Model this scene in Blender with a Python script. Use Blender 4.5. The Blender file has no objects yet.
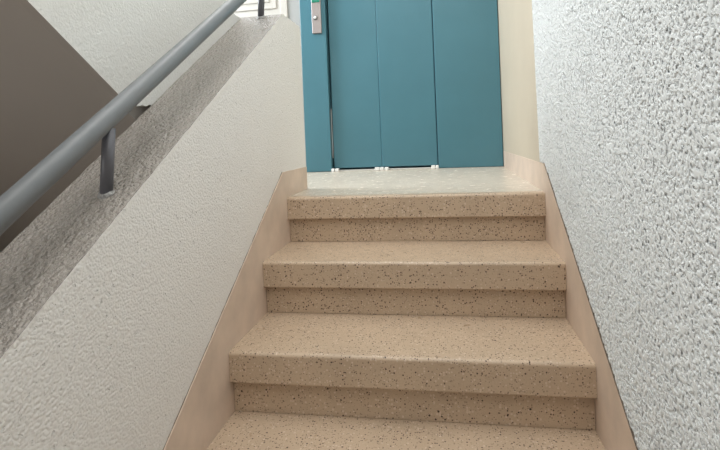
import bpy, bmesh, math, random
from mathutils import Vector, Matrix

S = bpy.context.scene
COL = S.collection
random.seed(4)

# ------------------------------------------------------------------ measures (metres)
H, G = 0.185, 0.2988            # riser and going
SLAB = 0.090                    # front height of a tread slab
REC = 0.0235                    # riser set back under the nosing
N_STEPS = 7
Y_DOOR = 1.32
X_LEFT = -1.80
Z_LOW = -H * N_STEPS
Y_LOW = -G * (N_STEPS - 1)
SL = 0.5833                     # slope of the parapet top
def top_z(y): return 0.724 + SL * y
PX0, PX1 = -0.190, -0.008       # parapet faces
WX = 1.003                      # right wall plane
XF, XM, XB = PX0 - 0.002, PX0 - 0.024, -0.345   # faces of the upper flight's side

# ------------------------------------------------------------------ node helpers
def mat(name):
    m = bpy.data.materials.new(name); m.use_nodes = True
    nt = m.node_tree
    return m, nt, nt.nodes['Principled BSDF']

def N(nt, typ, **kw):
    n = nt.nodes.new(typ)
    for k, v in kw.items():
        if k.startswith('i_'):
            key = k[2:]
            n.inputs[int(key) if key.isdigit() else key.replace('_', ' ')].default_value = v
        else:
            setattr(n, k, v)
    return n

def L(nt, a, ao, b, bi): nt.links.new(a.outputs[ao], b.inputs[bi])

def coords(nt):
    return N(nt, 'ShaderNodeTexCoord')

def noise(nt, tc, scale, detail=3, rough=0.55):
    n = N(nt, 'ShaderNodeTexNoise', i_Scale=scale, i_Detail=detail, i_Roughness=rough)
    L(nt, tc, 'Object', n, 'Vector'); return n

def voro(nt, tc, scale, feature='F1'):
    n = N(nt, 'ShaderNodeTexVoronoi', feature=feature, i_Scale=scale)
    L(nt, tc, 'Object', n, 'Vector'); return n

def ramp(nt, src, so, stops):
    r = N(nt, 'ShaderNodeValToRGB')
    e = r.color_ramp.elements
    while len(e) < len(stops): e.new(0.5)
    for el, (p, c) in zip(e, stops):
        el.position = p; el.color = (*c, 1) if len(c) == 3 else c
    L(nt, src, so, r, 'Fac'); return r

def mix(nt, fac, a, b):
    m = N(nt, 'ShaderNodeMix', data_type='RGBA')
    for sock, v in ((m.inputs[0], fac), (m.inputs[6], a), (m.inputs[7], b)):
        if isinstance(v, tuple) and hasattr(v[0], 'outputs'): nt.links.new(v[0].outputs[v[1]], sock)
        elif isinstance(v, (int, float)): sock.default_value = v
        else: sock.default_value = (*v, 1)
    return (m, 2)

def math_(nt, op, a, b=None):
    m = N(nt, 'ShaderNodeMath', operation=op)
    for i, v in enumerate((a, b)):
        if v is None: continue
        if isinstance(v, tuple): nt.links.new(v[0].outputs[v[1]], m.inputs[i])
        else: m.inputs[i].default_value = v
    return (m, 0)

def base(nt, b, c, name='Base Color'):
    if isinstance(c[0], (int, float)): b.inputs[name].default_value = (*c, 1)
    else: nt.links.new(c[0].outputs[c[1]], b.inputs[name])

def bump(nt, b, h, dist, strength=1.0, prev=None):
    bp = N(nt, 'ShaderNodeBump', i_Strength=strength, i_Distance=dist)
    nt.links.new(h[0].outputs[h[1]], bp.inputs['Height'])
    if prev: nt.links.new(prev.outputs[0], bp.inputs['Normal'])
    nt.links.new(bp.outputs[0], b.inputs['Normal']); return bp

def srgb(r, g, b):
    f = lambda c: (c / 255 / 12.92) if c / 255 <= 0.04045 else ((c / 255 + 0.055) / 1.055) ** 2.4
    return (f(r), f(g), f(b))

# ------------------------------------------------------------------ materials
def terrazzo(name, ground, dark, light, rough, spec, dens=0.16, scale=115):
    m, nt, b = mat(name); tc = coords(nt)
    c0 = mix(nt, (ramp(nt, noise(nt, tc, 7, 4), 'Fac', [(0.3, (0, 0, 0)), (0.7, (1, 1, 1))]), 0),
             tuple(x * 0.93 for x in ground), tuple(min(1, x * 1.06) for x in ground))
    # fine sand of the matrix
    fine = ramp(nt, noise(nt, tc, 300, 2), 'Fac', [(0.35, (0, 0, 0)), (0.65, (1, 1, 1))])
    c0 = mix(nt, math_(nt, 'MULTIPLY', (fine, 0), 0.22), c0, tuple(x * 0.62 for x in ground))
    def chips(sc, share, rad, col, c):
        v = voro(nt, tc, sc)
        sep = N(nt, 'ShaderNodeSeparateColor'); L(nt, v, 'Color', sep, 0)
        pick = math_(nt, 'LESS_THAN', (sep, 0), share)
        r_ = math_(nt, 'MULTIPLY', (sep, 1), rad)
        r_ = math_(nt, 'ADD', r_, rad * 0.45)
        ins = math_(nt, 'LESS_THAN', (v, 'Distance'), r_)
        return mix(nt, math_(nt, 'MULTIPLY', pick, ins), c, col)
    c0 = chips(scale * 0.8, 0.22, 0.36, light, c0)
    c0 = chips(scale * 1.25, dens * 1.1, 0.34, tuple(0.5 * (g + d) for g, d in zip(ground, dark)), c0)
    c0 = chips(scale, dens, 0.30, dark, c0)
    c0 = chips(scale * 0.7, dens * 0.25, 0.25, tuple(x * 0.8 for x in dark), c0)
    base(nt, b, c0)
    rr = ramp(nt, noise(nt, tc, 22, 3), 'Fac', [(0.3, (rough * 0.8,) * 3), (0.7, (rough * 1.2,) * 3)])
    L(nt, rr, 0, b, 'Roughness')
    b.inputs['Specular IOR Level'].default_value = spec
    bump(nt, b, (noise(nt, tc, 160, 2), 'Fac'), 0.0006, 0.5)
    return m

def stucco(name, col, amp, scale, rough=0.6, spec=0.3, pits=1.0, thr=(0.36, 0.62), wave=0.3):
    """Sprayed plaster: rounded grains packed together with deep gaps left between some of them."""
    m, nt, b = mat(name); tc = coords(nt)
    warp = N(nt, 'ShaderNodeTexNoise', i_Scale=scale * 0.6, i_Detail=2.0); L(nt, tc, 'Object', warp, 'Vector')
    add = N(nt, 'ShaderNodeVectorMath', operation='MULTIPLY_ADD'); L(nt, warp, 'Color', add, 0)
    add.inputs[1].default_value = (0.7 / scale,) * 3; L(nt, tc, 'Object', add, 2)
    v = N(nt, 'ShaderNodeTexVoronoi', feature='SMOOTH_F1', i_Scale=scale); v.inputs['Smoothness'].default_value = 0.35
    L(nt, add, 0, v, 'Vector')
    grain = ramp(nt, v, 'Distance', [(0.25, (1, 1, 1)), (0.75, (0, 0, 0))])
    n1 = noise(nt, tc, scale * 0.55, 3, 0.6)
    gap = ramp(nt, n1, 'Fac', [(thr[0], (0, 0, 0)), (thr[1], (1, 1, 1))])
    h = math_(nt, 'ADD', math_(nt, 'MULTIPLY', (grain, 0), 0.8), math_(nt, 'MULTIPLY', (gap, 0), pits))
    h = math_(nt, 'ADD', h, math_(nt, 'MULTIPLY', (noise(nt, tc, scale * 2.2, 2), 'Fac'), wave))
    lowf = noise(nt, tc, 2.2, 3)
    c = mix(nt, (ramp(nt, lowf, 'Fac', [(0.3, (0, 0, 0)), (0.7, (1, 1, 1))]), 0), tuple(x * 0.97 for x in col), col)
    base(nt, b, c)
    b.inputs['Roughness'].default_value = rough
    b.inputs['Specular IOR Level'].default_value = spec
    bump(nt, b, h, amp)
    return m

def spray(name, col, depth, scale):
    """Coarse sprayed plaster with true relief: a level skin broken by irregular pits."""
    m, nt, b = mat(name); tc = coords(nt)
    warp = N(nt, 'ShaderNodeTexNoise', i_Scale=scale * 0.9, i_Detail=1.0); L(nt, tc, 'Object', warp, 'Vector')
    add = N(nt, 'ShaderNodeVectorMath', operation='MULTIPLY_ADD'); L(nt, warp, 'Color', add, 0)
    add.inputs[1].default_value = (1.1 / scale,) * 3; L(nt, tc, 'Object', add, 2)
    v = N(nt, 'ShaderNodeTexVoronoi', feature='F1', i_Scale=scale); L(nt, add, 0, v, 'Vector')
    pit = ramp(nt, v, 'Distance', [(0.16, (0, 0, 0)), (0.44, (1, 1, 1))])
    n1 = ramp(nt, noise(nt, tc, scale * 0.7, 2, 0.5), 'Fac', [(0.37, (0, 0, 0)), (0.48, (1, 1, 1))])
    h = math_(nt, 'ADD', math_(nt, 'MULTIPLY', (pit, 0), 0.7), math_(nt, 'MULTIPLY', (n1, 0), 0.55))
    lowf = noise(nt, tc, 1.8, 3)
    c = mix(nt, (ramp(nt, lowf, 'Fac', [(0.3, (0, 0, 0)), (0.7, (1, 1, 1))]), 0), tuple(x * 0.98 for x in col), col)
    base(nt, b, c)
    b.inputs['Roughness'].default_value = 0.7
    b.inputs['Specular IOR Level'].default_value = 0.2
    d = N(nt, 'ShaderNodeDisplacement', i_Scale=depth, i_Midlevel=1.0)
    nt.links.new(h[0].outputs[h[1]], d.inputs['Height'])
    nt.links.new(d.outputs[0], nt.nodes['Material Output'].inputs['Displacement'])
    m.displacement_method = 'BOTH'
    return m

def plain(name, col, rough=0.5, spec=0.4, metal=0.0, var=0.05, vscale=4, bscale=60, bdist=0.0004):
    m, nt, b = mat(name); tc = coords(nt)
    r = ramp(nt, noise(nt, tc, vscale, 4), 'Fac', [(0.3, tuple(x * (1 - var) for x in col)), (0.7, tuple(min(1, x * (1 + var)) for x in col))])
    L(nt, r, 0, b, 'Base Color')
    b.inputs['Roughness'].default_value = rough
    b.inputs['Metallic'].default_value = metal
    b.inputs['Specular IOR Level'].default_value = spec
    if bdist: bump(nt, b, (noise(nt, tc, bscale, 2), 'Fac'), bdist, 0.6)
    return m

M = {}
M['terrazzo'] = terrazzo('speckled_terrazzo', (0.55, 0.42, 0.302), (0.075, 0.045, 0.03), (0.64, 0.52, 0.41), 0.34, 0.4, dens=0.27, scale=170)
M['landing'] = terrazzo('pale_terrazzo', (0.63, 0.555, 0.46), (0.5, 0.43, 0.35), (0.78, 0.73, 0.64), 0.24, 0.06, dens=0.08)
M['stringer'] = plain('stringer_terrazzo', (0.69, 0.555, 0.45), 0.45, 0.35, var=0.10, vscale=9, bscale=120)
M['stucco'] = spray('sprayed_stucco', (0.765, 0.79, 0.79), 0.0035, 155)
M['stucco_edge'] = plain('stucco_edge', (0.80, 0.79, 0.76), 0.7, 0.2)
M['stucco_fine'] = stucco('worn_stucco', (0.855, 0.84, 0.81), 0.0011, 170, thr=(0.27, 0.36), pits=2.0, wave=0.2)
M['stucco_top'] = stucco('painted_rough_top', (0.40, 0.365, 0.325), 0.0055, 120, rough=0.2, spec=0.9)
M['beige'] = plain('beige_plaster', (0.55, 0.48, 0.375), 0.6, 0.3, var=0.03, bscale=35, bdist=0.001)
M['white_wall'] = stucco('white_stair_plaster', (0.76, 0.76, 0.73), 0.0006, 150)
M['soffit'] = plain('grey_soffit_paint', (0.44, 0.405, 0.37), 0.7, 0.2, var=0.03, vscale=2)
M['grey_wall'] = plain('pale_grey_plaster', (0.37, 0.38, 0.375), 0.6, 0.3, var=0.02)
M['blue'] = plain('blue_enamel', (0.072, 0.195, 0.245), 0.28, 0.45, var=0.04, vscale=3, bscale=9, bdist=0.0008)
M['dark'] = plain('dark_gap', (0.02, 0.05, 0.07), 0.6, 0.2)
M['steel'] = plain('brushed_steel', (0.40, 0.355, 0.345), 0.36, 0.5, metal=0.35, var=0.04)
M['edge'] = plain('bright_steel_edge', (0.80, 0.80, 0.80), 0.25, 0.5, metal=0.3, var=0.02)
M['shoe'] = plain('white_nylon', (0.90, 0.90, 0.88), 0.3, 0.5, var=0.01)
M['sill'] = plain('aluminium_sill', (0.70, 0.69, 0.66), 0.3, 0.5, metal=0.4, var=0.03)
M['rail'] = plain('grey_rail_paint', (0.172, 0.184, 0.194), 0.42, 0.5, var=0.05, vscale=12, bscale=40, bdist=0.0006)
M['post'] = plain('dark_grey_post_paint', (0.12, 0.12, 0.135), 0.35, 0.5, var=0.06, vscale=20)
M['mortar'] = stucco('grey_mortar', (0.42, 0.41, 0.40), 0.003, 140)
M['cream'] = plain('cream_door_paint', (0.55, 0.53, 0.49), 0.4, 0.4, var=0.02)
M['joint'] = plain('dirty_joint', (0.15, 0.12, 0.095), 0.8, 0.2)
M['green'] = plain('green_display', (0.03, 0.22, 0.15), 0.25, 0.5)
M['ceiling'] = plain('white_ceiling', (0.8, 0.8, 0.78), 0.7, 0.2, var=0.02)

# ------------------------------------------------------------------ mesh helpers
def tag(o, label=None, cat=None, kind=None, group=None):
    if label: o['label'] = label
    if cat: o['category'] = cat
    if kind: o['kind'] = kind
    if group: o['group'] = group
    return o

def empty(name, loc, label, cat, kind=None, group=None):
    o = bpy.data.objects.new(name, None); COL.objects.link(o)
    o.empty_display_size = 0.1; o.location = loc
    return tag(o, label, cat, kind, group)

def world_of(o):
    v = Vector(o.location)
    while o.parent: o = o.parent; v += Vector(o.location)
    return v

def build(name, bm, mats, parent=None, smooth=False, loc=None):
    """Link a bmesh given in world coordinates as one object, its origin at loc (default: parent's origin)."""
    if not isinstance(mats, (list, tuple)): mats = [mats]
    me = bpy.data.meshes.new(name)
    org = Vector(loc) if loc else (world_of(parent) if parent else Vector((0, 0, 0)))
    bmesh.ops.translate(bm, verts=bm.verts, vec=-org)
    bmesh.ops.recalc_face_normals(bm, faces=bm.faces)
    for f in bm.faces: f.smooth = smooth
    bm.to_mesh(me); bm.free()
    for m in mats: me.materials.append(m)
    o = bpy.data.objects.new(name, me); COL.objects.link(o)
    o.location = org
    if parent:
        o.parent = parent; o.location = org - world_of(parent)
    return o

def bx(bm, x0, x1, y0, y1, z0, z1, bev=0, seg=2):
    r = bmesh.ops.create_cube(bm, size=1)
    vs = r['verts']
    for v in vs:
        v.co = Vector(((x0 + x1) / 2 + v.co.x * (x1 - x0), (y0 + y1) / 2 + v.co.y * (y1 - y0), (z0 + z1) / 2 + v.co.z * (z1 - z0)))
    if bev:
        es = list({e for v in vs for e in v.link_edges})
        bmesh.ops.bevel(bm, geom=es, offset=bev, segments=seg, profile=0.5, affect='EDGES')
    return vs

def prism(bm, pts, x0, x1):
    """Extrude a (y,z) outline along x."""
    a = [bm.verts.new((x0, y, z)) for y, z in pts]
    b = [bm.verts.new((x1, y, z)) for y, z in pts]
    n = len(pts)
    bm.faces.new(a); bm.faces.new(list(reversed(b)))
    for i in range(n):
        bm.faces.new((a[i], b[i], b[(i + 1) % n], a[(i + 1) % n]))
    return a + b

def tube(bm, p0, p1, r, seg=24, r1=None):
    p0, p1 = Vector(p0), Vector(p1); r1 = r if r1 is None else r1
    d = (p1 - p0).normalized()
    u = d.cross(Vector((0.3, 0.9, 0.2))).normalized(); w = d.cross(u)
    A, B = [], []
    for i in range(seg):
        a = 2 * math.pi * i / seg; o = u * math.cos(a) + w * math.sin(a)
        A.append(bm.verts.new(p0 + o * r)); B.append(bm.verts.new(p1 + o * r1))
    for i in range(seg):
        j = (i + 1) % seg; bm.faces.new((A[i], A[j], B[j], B[i]))
    bm.faces.new(A); bm.faces.new(list(reversed(B)))

def rough_edge(p0, p1, n, amp):
    """Points between p0 and p1 (y,z) with a small uneven wobble, as a hand-trowelled edge has."""
    out = []
    for i in range(n + 1):
        t = i / n
        out.append((p0[0] + (p1[0] - p0[0]) * t, p0[1] + (p1[1] - p0[1]) * t + random.uniform(-amp, amp) * (0 < i < n)))
    return out

# ------------------------------------------------------------------ the flight of steps
stairs = empty('staircase', (0.5, Y_LOW, Z_LOW), 'beige speckled terrazzo flight of steps rising to the blue door', 'stairs')
def tread_profile(y0, z0, y1, thick, r=0.011):
    pts = [(y1, z0)]
    for i in range(7):
        a = math.pi / 2 * i / 6
        pts.append((y0 + r - r * math.sin(a), z0 - r + r * math.cos(a)))
    r2 = 0.004
    for i in range(4):
        a = math.pi / 2 * i / 3
        pts.append((y0 + r2 - r2 * math.cos(a), z0 - thick + r2 - r2 * math.sin(a)))
    pts.append((y1, z0 - thick))
    return pts
for k in range(N_STEPS):
    y0, z0 = -k * G, -k * H
    bm = bmesh.new()
    prism(bm, tread_profile(y0, z0, y0 + G + REC + 0.029 if k else 0.045, SLAB), -0.0035, 0.9995)
    build('tread', bm, M['terrazzo'], stairs)
    bm = bmesh.new()
    bx(bm, -0.0035, 0.9995, y0 + REC, y0 + REC + 0.03, z0 - H + 0.0005, z0 - SLAB - 0.0012, 0.0015)
    build('riser', bm, M['terrazzo'], stairs)

# ------------------------------------------------------------------ floors
bm = bmesh.new()
prism(bm, [(0.0453, 0), (Y_DOOR + 0.25, 0), (Y_DOOR + 0.25, -0.12), (0.0453, -0.12)], -0.0035, 1.0)
prism(bm, [(0.3153, 0), (Y_DOOR + 0.25, 0), (Y_DOOR + 0.25, -0.12), (0.3153, -0.12)], PX1, -0.0035)
prism(bm, [(0.05, 0), (Y_DOOR + 0.25, 0), (Y_DOOR + 0.25, -0.12), (0.05, -0.12)], X_LEFT, XM - 0.0005)
prism(bm, [(0.33, 0), (Y_DOOR + 0.25, 0), (Y_DOOR + 0.25, -0.12), (0.33, -0.12)], XM - 0.0005, PX1)
tag(build('floor', bm, M['landing']), 'pale polished floor of the landing in front of the blue door', 'floor', 'structure')
bm = bmesh.new()
bx(bm, X_LEFT, 1.0, -3.8, Y_LOW + REC, Z_LOW - 0.1, Z_LOW)
bx(bm, X_LEFT, 1.0, Y_LOW + REC, Y_DOOR, Z_LOW - 0.1, Z_LOW)
tag(build('floor.001', bm, M['terrazzo']), 'speckled terrazzo floor at the foot of the steps', 'floor', 'structure')

# ------------------------------------------------------------------ stringer skirtings
def skirt_line(y): return 0.106 + 0.603 * (y + 0.036)
def skirting(x0, x1, y_end, top_end):
    lo = rough_edge((Y_LOW - 0.2, skirt_line(Y_LOW - 0.2)), (-0.036, 0.106), 60, 0.0012)
    pts = lo + rough_edge((-0.036, 0.106), (y_end, top_end), 12, 0.0007)[1:] + [(y_end, -0.12), (0.02, -0.28), (Y_LOW - 0.2, Z_LOW - 0.09)]
    bm = bmesh.new(); prism(bm, pts, x0, x1); return bm
tag(build('baseboard_left', skirting(PX1 + 0.0005, -0.004, 0.315, 0.103), M['stringer']),
    'smooth pinkish beige skirting stepping up the parapet left of the steps', 'skirting', 'structure')
tag(build('baseboard_right', skirting(1.0, WX + 0.012, Y_DOOR - 0.002, 0.100), M['stringer']),
    'smooth pinkish beige skirting along the speckled wall right of the steps', 'skirting', 'structure')

# dirt joint where plaster meets skirting
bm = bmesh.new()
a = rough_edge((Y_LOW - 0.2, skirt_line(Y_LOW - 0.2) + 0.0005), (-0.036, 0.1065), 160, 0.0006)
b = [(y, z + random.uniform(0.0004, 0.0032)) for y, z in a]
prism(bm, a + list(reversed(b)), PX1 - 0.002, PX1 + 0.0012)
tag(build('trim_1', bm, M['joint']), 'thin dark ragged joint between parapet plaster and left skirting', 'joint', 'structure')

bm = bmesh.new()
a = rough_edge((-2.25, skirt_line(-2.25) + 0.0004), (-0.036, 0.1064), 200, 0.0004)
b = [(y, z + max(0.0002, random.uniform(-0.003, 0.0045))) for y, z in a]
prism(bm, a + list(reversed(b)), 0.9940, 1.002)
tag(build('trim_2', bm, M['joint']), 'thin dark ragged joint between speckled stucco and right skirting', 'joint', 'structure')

# ------------------------------------------------------------------ right wall
XS = WX - 0.007                 # face of the stucco, a little proud of the skirting
def lo_z(y): return (skirt_line(y) if y < -0.036 else 0.106) + 0.006
def end_y(z): return 0.060 + 0.038 * max(0.0, min(1.0, (z - 0.11) / 0.65))
bm = bmesh.new()
NY, NZ = 120, 75
rows = []
for i in range(NZ + 1):
    row = []
    for k in range(NY + 1):
        t = k / NY
        y = -2.25 + t * 2.31
        z = lo_z(y) + (1.40 * i / NZ) + (random.uniform(-0.0025, 0.0035) if i == 0 else 0)
        y = -2.25 + t * (2.25 + end_y(z))
        row.append(bm.verts.new((XS, y, z)))
    rows.append(row)
for i in range(NZ):
    for k in range(NY):
        bm.faces.new((rows[i][k], rows[i + 1][k], rows[i + 1][k + 1], rows[i][k + 1]))
def lip(vs, dx, dy, dz):
    prev = vs
    for n in range(1, 4):
        a = math.pi / 2 * n / 3
        cur = [bm.verts.new((v.co.x + dx * (1 - math.cos(a)), v.co.y + dy * math.sin(a), v.co.z + dz * math.sin(a))) for v in vs]
        for p, q, u, v in zip(prev, prev[1:], cur[1:], cur): bm.faces.new((p, q, u, v))
        prev = cur
lip(rows[0], 0.009, 0, -0.003)
lip([r[-1] for r in rows], 0.009, 0.010, 0)
nf = len(bm.faces)
tag_face = bm.verts.new((XS, -2.25, 2.7)); tf2 = bm.verts.new((XS, end_y(2), 2.7))
bm.faces.new([tag_face, tf2] + list(reversed(rows[-1])))
bm.faces.ensure_lookup_table()
wr = build('wall_right', bm, M['stucco'])
if wr.data.polygons[0].normal.x > 0: wr.data.flip_normals()
sub = wr.modifiers.new('grain', 'SUBSURF'); sub.subdivision_type = 'SIMPLE'; sub.levels = 0; sub.render_levels = 3
tag(wr, 'white wall of coarse sprayed stucco right of the steps', 'wall', 'structure')
bm = bmesh.new()
prism(bm, [(-3.8, Z_LOW - 0.1), (0.1, Z_LOW - 0.1), (0.1, 2.7), (-3.8, 2.7)], WX + 0.0125, WX + 0.15)
prism(bm, [(0.1, -0.12), (Y_DOOR + 0.25, -0.12), (Y_DOOR + 0.25, 2.7), (0.1, 2.7)], WX, WX + 0.15)
tag(build('wall_landing', bm, M['beige']), 'smooth beige wall between the blue door and the speckled wall', 'wall', 'structure')

# ------------------------------------------------------------------ parapet beside the flight
yA, yE = Y_LOW - 0.25, 0.318
CREST = 0.062
bm = bmesh.new()
top = rough_edge((yA, top_z(yA)), (CREST, top_z(CREST)), 90, 0.0012) + [(yE - 0.02, 0.757), (yE, 0.742)]
pts = top + [(yE, -0.119), (0.05, -0.3), (yA, Z_LOW)]
prism(bm, pts, PX0, PX1)
bm.normal_update()
for f in bm.faces:
    c = f.calc_center_median()
    f.material_index = 1 if (c.y < CREST and abs(c.z - top_z(c.y)) < 0.01 and PX0 < c.x - 0.02 and c.x < PX1 - 0.02) else 0
es = [e for e in bm.edges if all(abs(v.co.x - PX1) < 1e-5 and v.co.z > top_z(v.co.y) - 0.005 and v.co.y <= CREST + .001 for v in e.verts)]
tag(build('wall_parapet', bm, [M['stucco_fine'], M['stucco_top']]), 'low off-white stucco parapet with a rough sloping top left of the steps', 'parapet', 'structure')

# parapet and slab of the next flight, rising back over the first
SOF = 0.62
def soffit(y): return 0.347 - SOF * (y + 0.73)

bm = bmesh.new()
yT = -3.2
pts = [(yT, soffit(yT)), (-0.73, 0.347)] + rough_edge((-0.73, 0.347), (-0.585, 0.358), 8, 0.003)[1:] + [(-0.55, -0.1), (yE, -0.119), (yE, 0.757), (0.0, 0.757), (yT, 0.757 - 0.62 * yT)]
prism(bm, pts, XM, XF)
def over(y): return 0.23 - 0.62 * (y - 0.049)
prism(bm, [(0.0, over(0.0)), (0.0, 0.757), (yT, 0.757 - 0.62 * yT), (yT, over(yT))], XB, XM)
bm.normal_update()
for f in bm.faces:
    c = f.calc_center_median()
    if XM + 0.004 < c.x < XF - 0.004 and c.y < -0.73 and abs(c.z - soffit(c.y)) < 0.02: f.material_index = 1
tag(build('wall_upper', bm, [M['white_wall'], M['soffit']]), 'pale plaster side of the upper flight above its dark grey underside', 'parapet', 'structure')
upper = empty('staircase.001', (-0.9, 0.05, 0.0), 'dark grey sloping underside of the upper flight behind the handrail', 'stairs')
bm = bmesh.new()
y = 0.0; z = 0.0; pts = [(0.049, soffit(0.049)), (0.049, 0.0)]
pts = [(0.049, -0.121), (0.049, 0.0)]
for k in range(10):
    yk = 0.049 - k * G
    pts += [(yk, (k + 1) * H), (yk - G, (k + 1) * H)]
pts += [(0.049 - 10 * G, soffit(0.049 - 10 * G)), (0.6, soffit(0.6)), (0.6, -0.121)]
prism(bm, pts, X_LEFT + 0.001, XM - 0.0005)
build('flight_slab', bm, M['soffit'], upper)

# ------------------------------------------------------------------ other walls
bm = bmesh.new()
bx(bm, -0.372, -0.2875, Y_DOOR, Y_DOOR + 0.15, 0, 2.7)
bx(bm, X_LEFT, -0.372, Y_DOOR, Y_DOOR + 0.15, 2.05, 2.7)
bx(bm, X_LEFT, -1.2, Y_DOOR, Y_DOOR + 0.15, 0, 2.05)
bx(bm, -0.2875, 1.0, Y_DOOR, Y_DOOR + 0.15, 2.12, 2.7)
bx(bm, X_LEFT, 1.0, Y_DOOR, Y_DOOR + 0.15, Z_LOW - 0.1, -0.121)
tag(build('wall_back', bm, M['grey_wall']), 'pale grey wall strip between the cream door and the blue door', 'wall', 'structure')
bm = bmesh.new()
WY0, WY1, WZ0, WZ1 = 0.15, 1.15, 1.0, 2.5
VY0, VY1, VZ0, VZ1 = -3.3, -2.3, -0.9, 0.5  # added opening, made for the light under the upper flight
bx(bm, X_LEFT - 0.15, X_LEFT, -3.8, VY0, Z_LOW - 0.1, 2.7)
bx(bm, X_LEFT - 0.15, X_LEFT, VY1, WY0, Z_LOW - 0.1, 2.7)
bx(bm, X_LEFT - 0.15, X_LEFT, VY0, VY1, Z_LOW - 0.1, VZ0)
bx(bm, X_LEFT - 0.15, X_LEFT, VY0, VY1, VZ1, 2.7)
bx(bm, X_LEFT - 0.15, X_LEFT, WY1, Y_DOOR + 0.15, Z_LOW - 0.1, 2.7)
bx(bm, X_LEFT - 0.15, X_LEFT, WY0, WY1, Z_LOW - 0.1, WZ0)
bx(bm, X_LEFT - 0.15, X_LEFT, WY0, WY1, WZ1, 2.7)
tag(build('wall_left', bm, M['grey_wall']), 'far side wall of the stairwell beyond the upper flight', 'wall', 'structure')
bm = bmesh.new(); bx(bm, X_LEFT, 1.0, -3.95, -3.8, Z_LOW, 2.7)
tag(build('wall_front', bm, M['grey_wall']), 'wall at the foot of the stairwell opposite the blue door', 'wall', 'structure')
bm = bmesh.new(); bx(bm, X_LEFT, 1.0, -3.8, Y_DOOR, 2.7, 2.8)
tag(build('ceiling', bm, M['ceiling']), 'white ceiling over the stairwell', 'ceiling', 'structure')

# ------------------------------------------------------------------ blue lift door
door = empty('door_1', (0.35, Y_DOOR, 0), 'blue metal lift door with vertical panels at the top of the steps', 'door', 'structure')
YF = Y_DOOR - 0.012
bm = bmesh.new()
bx(bm, -0.287, -0.113, YF, Y_DOOR + 0.10, 0.002, 2.12, 0.003)
build('jamb', bm, M['blue'], door)
bm = bmesh.new()
bx(bm, 0.592, 0.999, YF + 0.022, Y_DOOR + 0.06, 0.002, 2.12, 0.004)
build('jamb', bm, M['blue'], door)
bm = bmesh.new()
bx(bm, -0.1125, 0.5915, YF + 0.03, Y_DOOR + 0.10, 2.02, 2.12, 0.003)
build('lintel', bm, M['blue'], door)
bm = bmesh.new()
bx(bm, -0.103, 0.222, YF + 0.040, YF + 0.066, 0.020, 2.018, 0.005, 3)
build('door_panel', bm, M['blue'], door)
bm = bmesh.new()
bx(bm, 0.2225, 0.588, YF + 0.034, YF + 0.064, 0.020, 2.018, 0.006, 3)
build('door_panel', bm, M['blue'], door)
bm = bmesh.new()
bx(bm, -0.1085, -0.1065, YF + 0.026, YF + 0.05, 0.09, 0.42)
tag(build('edge_strip', bm, M['edge'], door), 'thin bright edge strip')
bm = bmesh.new()
bx(bm, -0.112, 0.591, YF + 0.075, Y_DOOR + 0.1, 0.001, 2.018)
build('shaft_backing', bm, M['dark'], door)
bm = bmesh.new()
bx(bm, -0.112, 0.591, YF + 0.018, YF + 0.074, 0.0005, 0.008, 0.001)
build('sill', bm, M['sill'], door)
for x0, x1, dy, zz in ((-0.114, -0.094, 0, 0.0), (-0.088, -0.064, 0, 0.0), (0.178, 0.208, 0, 0), (0.213, 0.236, 0, 0), (0.243, 0.268, 0, -0.001), (0.545, 0.570, 0, 0.002), (0.573, 0.592, 0, 0.002)):
    bm = bmesh.new()
    bx(bm, x0, x1, YF - 0.012, YF + 0.016, 0.0006, 0.021 + zz, 0.003)
    tag(build('guide_shoe', bm, M['shoe'], door), 'small white guide shoe')

# call panel on the left jamb
CPX0, CPX1, CPZ0, CPZ1 = -0.203, -0.140, 0.925, 1.128
call = empty('call_panel', ((CPX0 + CPX1) / 2, YF, CPZ0), 'steel call plate with one round button on the blue door frame', 'call button')
bm = bmesh.new(); bx(bm, CPX0, CPX1, YF - 0.014, YF - 0.0004, CPZ0, CPZ1 + 0.10, 0.003)
build('plate', bm, M['steel'], call)
bm = bmesh.new(); bx(bm, CPX0 + 0.004, CPX1 - 0.004, YF - 0.0175, YF - 0.0142, CPZ1, CPZ1 + 0.06, 0.002)
tag(build('display', bm, M['green'], call), 'dark green display window')
bm = bmesh.new()
cx, cz = -0.178, 1.028
tube(bm, (cx, YF - 0.0142, cz), (cx, YF - 0.020, cz), 0.0155, 28, 0.013)
btn = build('button_ring', bm, M['rail'], call, True)
bm = bmesh.new()
tube(bm, (cx, YF - 0.0205, cz), (cx, YF - 0.024, cz), 0.0095, 24, 0.007)
tag(build('button', bm, M['shoe'], btn, True), 'round white push button')

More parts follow.
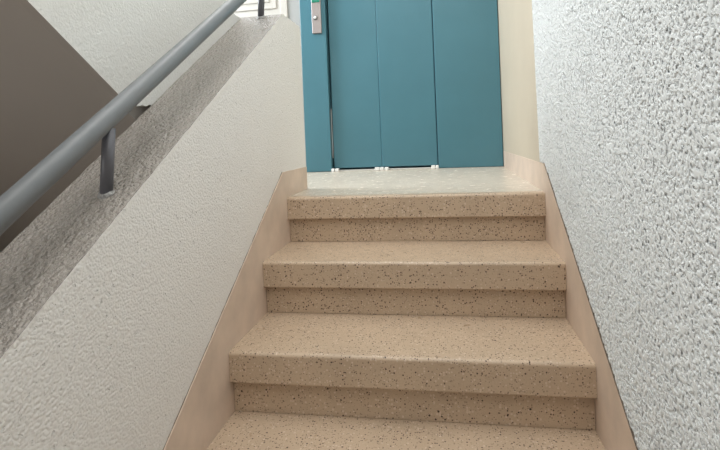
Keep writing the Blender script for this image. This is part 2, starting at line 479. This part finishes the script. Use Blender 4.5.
# ------------------------------------------------------------------ cream door on the landing
d2 = empty('door_2', (-0.79, Y_DOOR, 0), 'cream panelled door beyond the parapet left of the blue door', 'door', 'structure')
bm = bmesh.new()
bx(bm, -0.425, -0.373, Y_DOOR - 0.010, Y_DOOR + 0.06, 0.001, 2.049, 0.004)
build('door_frame', bm, M['cream'], d2)
bm = bmesh.new()
bx(bm, -1.199, -1.147, Y_DOOR - 0.010, Y_DOOR + 0.06, 0.001, 2.049, 0.004)
build('door_frame', bm, M['cream'], d2)
bm = bmesh.new()
bx(bm, -1.145, -0.427, Y_DOOR + 0.004, Y_DOOR + 0.045, 0.006, 2.045, 0.002)
build('door_leaf', bm, M['cream'], d2)
for z0, z1 in ((0.15, 0.98), (1.118, 1.9)):
    bm = bmesh.new()
    for a in (bx(bm, -1.05, -0.452, Y_DOOR - 0.004, Y_DOOR + 0.0035, z0, z1, 0.004), ): pass
    p = build('panel', bm, M['cream'], d2)
    bm = bmesh.new()
    bx(bm, -1.0, -0.50, Y_DOOR - 0.008, Y_DOOR - 0.0045, z0 + 0.045, z1 - 0.045, 0.005)
    build('raised_field', bm, M['cream'], p)

# ------------------------------------------------------------------ window lighting the landing (out of view at the left)
def window(name, label, y0, y1, z0, z1):
    win = empty(name, (X_LEFT, (y0 + y1) / 2, z0), label, 'window', 'structure')
    bm = bmesh.new(); ym = (y0 + y1) / 2
    for a in ((y0, y0 + 0.05, z0, z1), (y1 - 0.05, y1, z0, z1), (y0 + 0.05, y1 - 0.05, z0, z0 + 0.05), (y0 + 0.05, y1 - 0.05, z1 - 0.05, z1), (ym - 0.02, ym + 0.02, z0 + 0.05, z1 - 0.05)):
        bx(bm, X_LEFT - 0.1, X_LEFT - 0.05, a[0] + .0005, a[1] - .0005, a[2] + .0005, a[3] - .0005)
    build('window_frame', bm, M['cream'], win)
window('window_1', 'landing window in the far side wall', WY0, WY1, WZ0, WZ1)
window('fill_window', 'unseen window added low in the far side wall for the soffit fill', VY0, VY1, VZ0, VZ1)  # unseen window, added to go with the soffit fill light

# ------------------------------------------------------------------ handrail
RX, RS, RR = -0.070, 0.598, 0.0222
def rail_z(y): return 0.665 + RS * (y + 0.388)
hr = empty('handrail', (RX, -1.0, top_z(-1.0)), 'grey painted tubular handrail on posts along the top of the parapet', 'handrail')
bm = bmesh.new()
y0, y1 = -1.95, 0.10
tube(bm, (RX, y0, rail_z(y0)), (RX, y1, rail_z(y1)), RR, 40)
r2 = bmesh.ops.create_uvsphere(bm, u_segments=24, v_segments=12, radius=RR)
bmesh.ops.translate(bm, verts=r2['verts'], vec=(RX, y1, rail_z(y1)))
build('rail', bm, M['rail'], hr, True)
for yb, xb, xt in ((-0.998, -0.077, -0.063), (0.040, -0.096, -0.084), (-1.85, -0.077, -0.066)):
    bm = bmesh.new()
    tube(bm, (xb, yb, top_z(yb) - 0.004), (xt, yb, rail_z(yb) - RR * 0.8), 0.0132, 24)
    pst = build('post', bm, M['post'], hr, True)
    bm = bmesh.new()
    tube(bm, (xb, yb, top_z(yb) - 0.006), (xb, yb, top_z(yb) + 0.008), 0.021, 20, 0.0135)
    bmesh.ops.transform(bm, matrix=Matrix.Translation((xb, yb, top_z(yb))) @ Matrix.Rotation(math.atan(SL), 4, 'X') @ Matrix.Translation((-xb, -yb, -top_z(yb))), verts=bm.verts)
    tag(build('mortar_collar', bm, M['mortar'], pst, True), 'ring of grey mortar')

# ------------------------------------------------------------------ light
def area(name, loc, rot, sx, sy, energy, col):
    l = bpy.data.lights.new(name, 'AREA'); l.shape = 'RECTANGLE'; l.size = sx; l.size_y = sy
    l.energy = energy; l.color = col
    o = bpy.data.objects.new(name, l); COL.objects.link(o)
    o.location = loc; o.rotation_euler = rot
    return o
area('landing_daylight', (X_LEFT - 0.02, 0.65, 1.75), (0, math.radians(-90), 0), 1.4, 0.95, 72, (0.88, 0.945, 1.0))
area('soffit_fill', (X_LEFT - 0.02, (VY0 + VY1) / 2, -0.2), (0, math.radians(-90), 0), 1.3, 0.95, 17, (1.0, 0.98, 0.96))  # added fill that lifts the dark soffit, set in the added opening
area('stairwell_ceiling_light', (0.3, -1.55, 2.66), (0, 0, 0), 1.6, 3.4, 60, (1.0, 0.985, 0.96))

area('crest_glare_fill', (-0.6, 1.05, 2.66), (0, 0, 0), 0.6, 0.35, 9, (1.0, 0.97, 0.93))  # added lamp, placed to throw glare onto the parapet crest
area('foot_fill', (-0.1, -3.78, 1.3), (math.radians(90), 0, 0), 1.8, 1.6, 4, (0.96, 0.98, 1.0))  # added front fill from behind the camera; the wall has no window

w = bpy.data.worlds.new('World'); S.world = w; w.use_nodes = True
w.node_tree.nodes['Background'].inputs[0].default_value = (0.8, 0.9, 1.0, 1)
w.node_tree.nodes['Background'].inputs[1].default_value = 1.0

# ------------------------------------------------------------------ camera
cam = bpy.data.cameras.new('Camera'); co = bpy.data.objects.new('Camera', cam); COL.objects.link(co)
yaw, pitch, roll = 0.16762, -0.009993, -0.041541
cy, sy = math.cos(yaw), math.sin(yaw)
fwd = Vector((-sy * math.cos(pitch), cy * math.cos(pitch), math.sin(pitch)))
right = Vector((cy, sy, 0)); up = right.cross(fwd)
r_ = right * math.cos(roll) + up * math.sin(roll)
u_ = up * math.cos(roll) - right * math.sin(roll)
co.matrix_world = Matrix.Translation((0.64039, -1.96421, 0.24933)) @ Matrix((r_, u_, -fwd)).transposed().to_4x4()
cam.sensor_fit = 'HORIZONTAL'; cam.sensor_width = 36
cam.lens = 503.052 / 720 * 36
cam.shift_y = (138.228 - 225) / 720
cam.clip_start = 0.02
S.camera = co

S.view_settings.view_transform = 'Standard'; S.view_settings.look = 'None'
S.view_settings.gamma = 1; S.view_settings.use_curve_mapping = False
S.view_settings.exposure = 0.0
